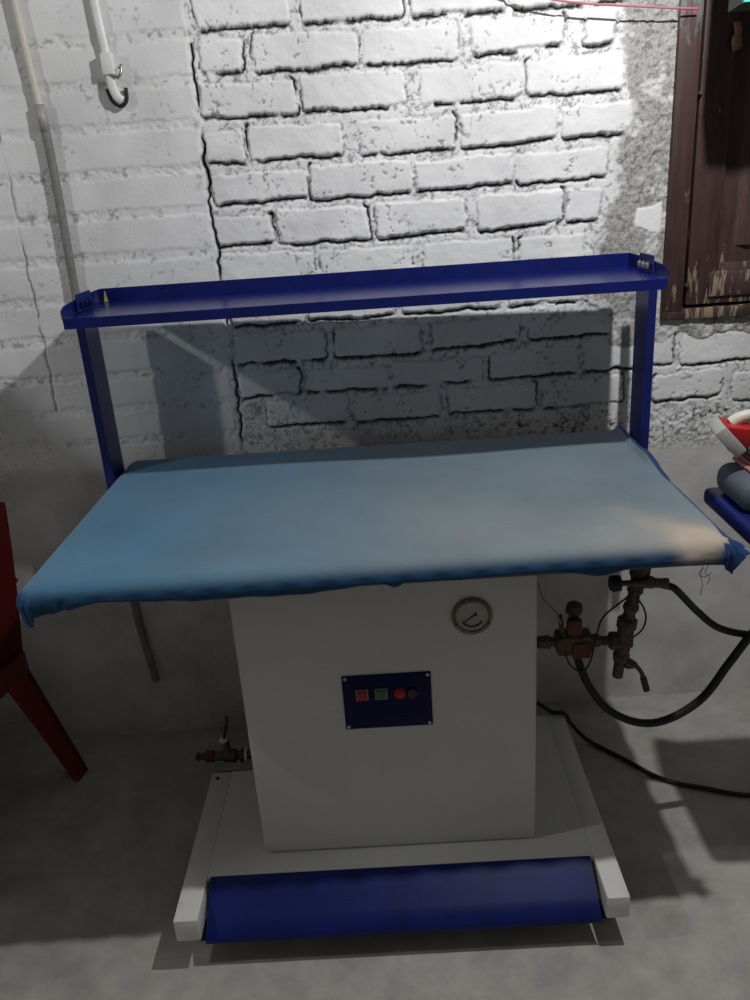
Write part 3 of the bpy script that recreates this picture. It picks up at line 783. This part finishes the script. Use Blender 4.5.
# ------------------------------------------------------------------ red plastic chair at the left
def chair(root):
    # local: backrest towards +x, chair faces -x; width along y
    mats = M['chair_red']
    def sheet(fn, nu, nv, th):
        bm = BM(); V = [[bm.verts.new(fn(i/nu, j/nv)) for j in range(nv+1)] for i in range(nu+1)]
        for i in range(nu):
            for j in range(nv): bm.faces.new((V[i][j], V[i+1][j], V[i+1][j+1], V[i][j+1]))
        bmesh.ops.solidify(bm, geom=bm.faces[:], thickness=th)
        return bm
    obj('seat', sheet(lambda u, v: Vector((-.22+.44*u, -.22+.44*v, .44-.02*math.sin(u*3.14)*math.sin(v*3.14)-.02*(1-u)*0-.03*max(0, .15-u)/.15)), 14, 14, .012), mats, root, 'auto', local=True)
    bm = BM()
    for y in (-.22, .22): box(bm, -.22, .225, y-.008, y+.008, .375, .447, .004)
    box(bm, .205, .228, -.22, .22, .375, .447, .004); box(bm, -.228, -.212, -.22, .22, .390, .430, .004)
    obj('seat_apron', bm, mats, root, 'auto', local=True)
    def back(u, v):
        z = .44+.51*u; y = (-.23+.46*v)*(1-.12*u*u)
        return Vector((.215+.085*u+.03*(1-(2*v-1)**2)*u, y, z-.035*abs(2*v-1)**3*u))
    obj('backrest', sheet(back, 14, 14, .014), mats, root, 'auto', local=True)
    for sx in (-1, 1):
        for sy in (-1, 1):
            bm = BM()
            tx, ty = .195*sx, .200*sy
            fx, fy = .292*sx if sx > 0 else -.235, .245*sy
            # L-shaped tapering leg
            for (w, d) in ((.085, .016), (.016, .085)):
                vs = []
                for z, k in ((.43, 1.15), (.20, .85), (0, .66)):
                    t = 1-z/.43
                    cx = tx+(fx-tx)*t; cy = ty+(fy-ty)*t
                    ww = max(w*k, .016); dd = max(d*k, .016)
                    xo, yo = cx+.02*sx, cy+.02*sy
                    vs.append([bm.verts.new((xo-sx*a, yo-sy*b, z)) for a, b in ((0, 0), (ww, 0), (ww, dd), (0, dd))])
                for a, b in zip(vs, vs[1:]):
                    for k in range(4): bm.faces.new((a[k], a[(k+1) % 4], b[(k+1) % 4], b[k]))
                bm.faces.new(vs[0]); bm.faces.new(vs[-1])
            obj('leg', bm, mats, root, local=True)
    for sy in (-1, 1):
        bm = BM(); tube(bm, smooth_path([(.235, .235*sy, .66), (.10, .255*sy, .665), (-.10, .260*sy, .655), (-.20, .250*sy, .62), (-.205, .235*sy, .44)]), .018, 10, flat=(.6, 1.2))
        obj('armrest', bm, mats, root, True, local=True)
CH = empty('plastic_chair', (-1.248, .455, 0), 'dark red plastic armchair beside the left end of the ironing table', 'chair', rz=R(-12))
chair(CH); CH.scale = (.95, .95, .95)

# ------------------------------------------------------------------ sleeve board at the right with pad, cloth and iron
SB = empty('sleeve_board', (1.25, .2, 0), 'narrow blue pressing board with grey pad at the right edge', 'pressing board')
bm = BM()
box(bm, .700, 1.45, .076, .316, .862, .900, .012, 3); obj('board', bm, M['blue'], SB, 'auto')
bm = BM()
box(bm, .712, 1.40, .140, .300, .8985, .965, .028, 5); obj('pad', bm, M['grey_pad'], SB, True)
bm = BM(); turned(bm, (1.36, .2, 0), (0, 0, 1), [(0, .15), (.02, .15), (.03, .04), (.863, .03)], 24); obj('stand', bm, M['steel_dark'], SB, 'auto')
bm = BM()
for z0, s in ((.9655, 1), (.9745, .93), (.9835, .9)):
    box(bm, .744+.01*(1-s)*10, .744+.24*s, .165, .165+.125*s, z0, z0+.0085, .004)
o = obj('folded_cloth', bm, M['pink_cloth'], None, True, loc=(.86, .25, .9655)); tag(o, 'pink folded cloth under the iron on the grey pad', 'cloth')

IR = empty('steam_iron', (.80, .26, .993), 'grey and red steam iron resting on the pink cloth at right edge', 'iron')
Mi = Matrix.Translation((.718, .265, 1.026)) @ Matrix.Rotation(R(-10), 4, 'Z') @ Matrix.Rotation(R(48), 4, 'Y')
bm = BM(); box(bm, -.034, .034, -.045, .045, -.013, .012, .004, 2, Mi); obj('heel_plate', bm, M['iron_body'], IR, 'auto')
bm = BM(); box(bm, .742, .930, .215, .315, .9925, 1.022, .010, 3); obj('body', bm, M['iron_dark'], IR, 'auto')
bm = BM(); vs = prism(bm, [(-.030, .012), (.030, .012), (.034, .030), (.012, .050)], 1, -.040, .040); bmesh.ops.transform(bm, matrix=Mi, verts=vs); bevel_all(bm, .003); obj('tank', bm, M['iron_red'], IR, 'auto')
bm = BM(); tube(bm, smooth_path([(.724, .265, 1.052), (.750, .262, 1.066), (.80, .262, 1.068), (.88, .262, 1.060), (.915, .262, 1.018)]), .013, 12); obj('handle', bm, M['cream'], IR, True)
bm = BM(); turned(bm, (.775, .225, 1.045), (-.2, -1, .2), [(-.02, .012), (0, .016), (.020, .016), (.026, .012)], 16); obj('knob', bm, M['iron_dark'], IR, 'auto')
bm = BM(); turned(bm, (.790, .220, 1.012), (-.1, -1, 0), [(0, .013), (.014, .013), (.018, .009)], 16); obj('cap', bm, M['white_plastic'], IR, 'auto')
bm = BM(); turned(bm, Mi @ Vector((.016, -.022, -.0125)), Mi.to_3x3() @ Vector((0, 0, -1)), [(0, .006), (.002, .005)], 12); obj('port', bm, M['iron_dark'], IR, 'auto')

# ------------------------------------------------------------------ light
def lamp(name, loc, power, col, size):
    d = bpy.data.lights.new(name, 'POINT'); d.energy = power; d.color = col; d.shadow_soft_size = size
    o = bpy.data.objects.new(name, d); link(o); o.location = loc; return o
lamp('ceiling_bulb', (.635, -.075, 2.33), 60, (1., .995, .985), .02)
lamp('side_bulb', (-1.98, -.36, 2.30), 24, (1., .995, .985), .03)
w = bpy.data.worlds.new('room_air'); bpy.context.scene.world = w; w.use_nodes = True
w.node_tree.nodes['Background'].inputs[0].default_value = (1., .985, .95, 1); w.node_tree.nodes['Background'].inputs[1].default_value = .08

# ------------------------------------------------------------------ camera
F, PI_, RO, YA = 810.7463, R(21.019), R(3.9936), R(-1.0602)
fw = Vector((math.sin(YA)*math.cos(PI_), math.cos(YA)*math.cos(PI_), -math.sin(PI_)))
rt = Vector((math.cos(YA), -math.sin(YA), 0)); up = rt.cross(fw)
r2 = rt*math.cos(RO)-up*math.sin(RO); u2 = up*math.cos(RO)+rt*math.sin(RO)
cd_ = bpy.data.cameras.new('camera'); co = bpy.data.objects.new('camera', cd_); link(co)
m3 = Matrix((r2, u2, -fw)).transposed()
co.matrix_world = Matrix.Translation((.0279, -1.3099, 1.541)) @ m3.to_4x4()
cd_.sensor_fit = 'VERTICAL'; cd_.sensor_height = 36; cd_.lens = F/1000*36; cd_.clip_start = .05
bpy.context.scene.camera = co
vs = bpy.context.scene.view_settings
vs.view_transform = 'Standard'; vs.look = 'None'; vs.exposure = 0; vs.gamma = 1
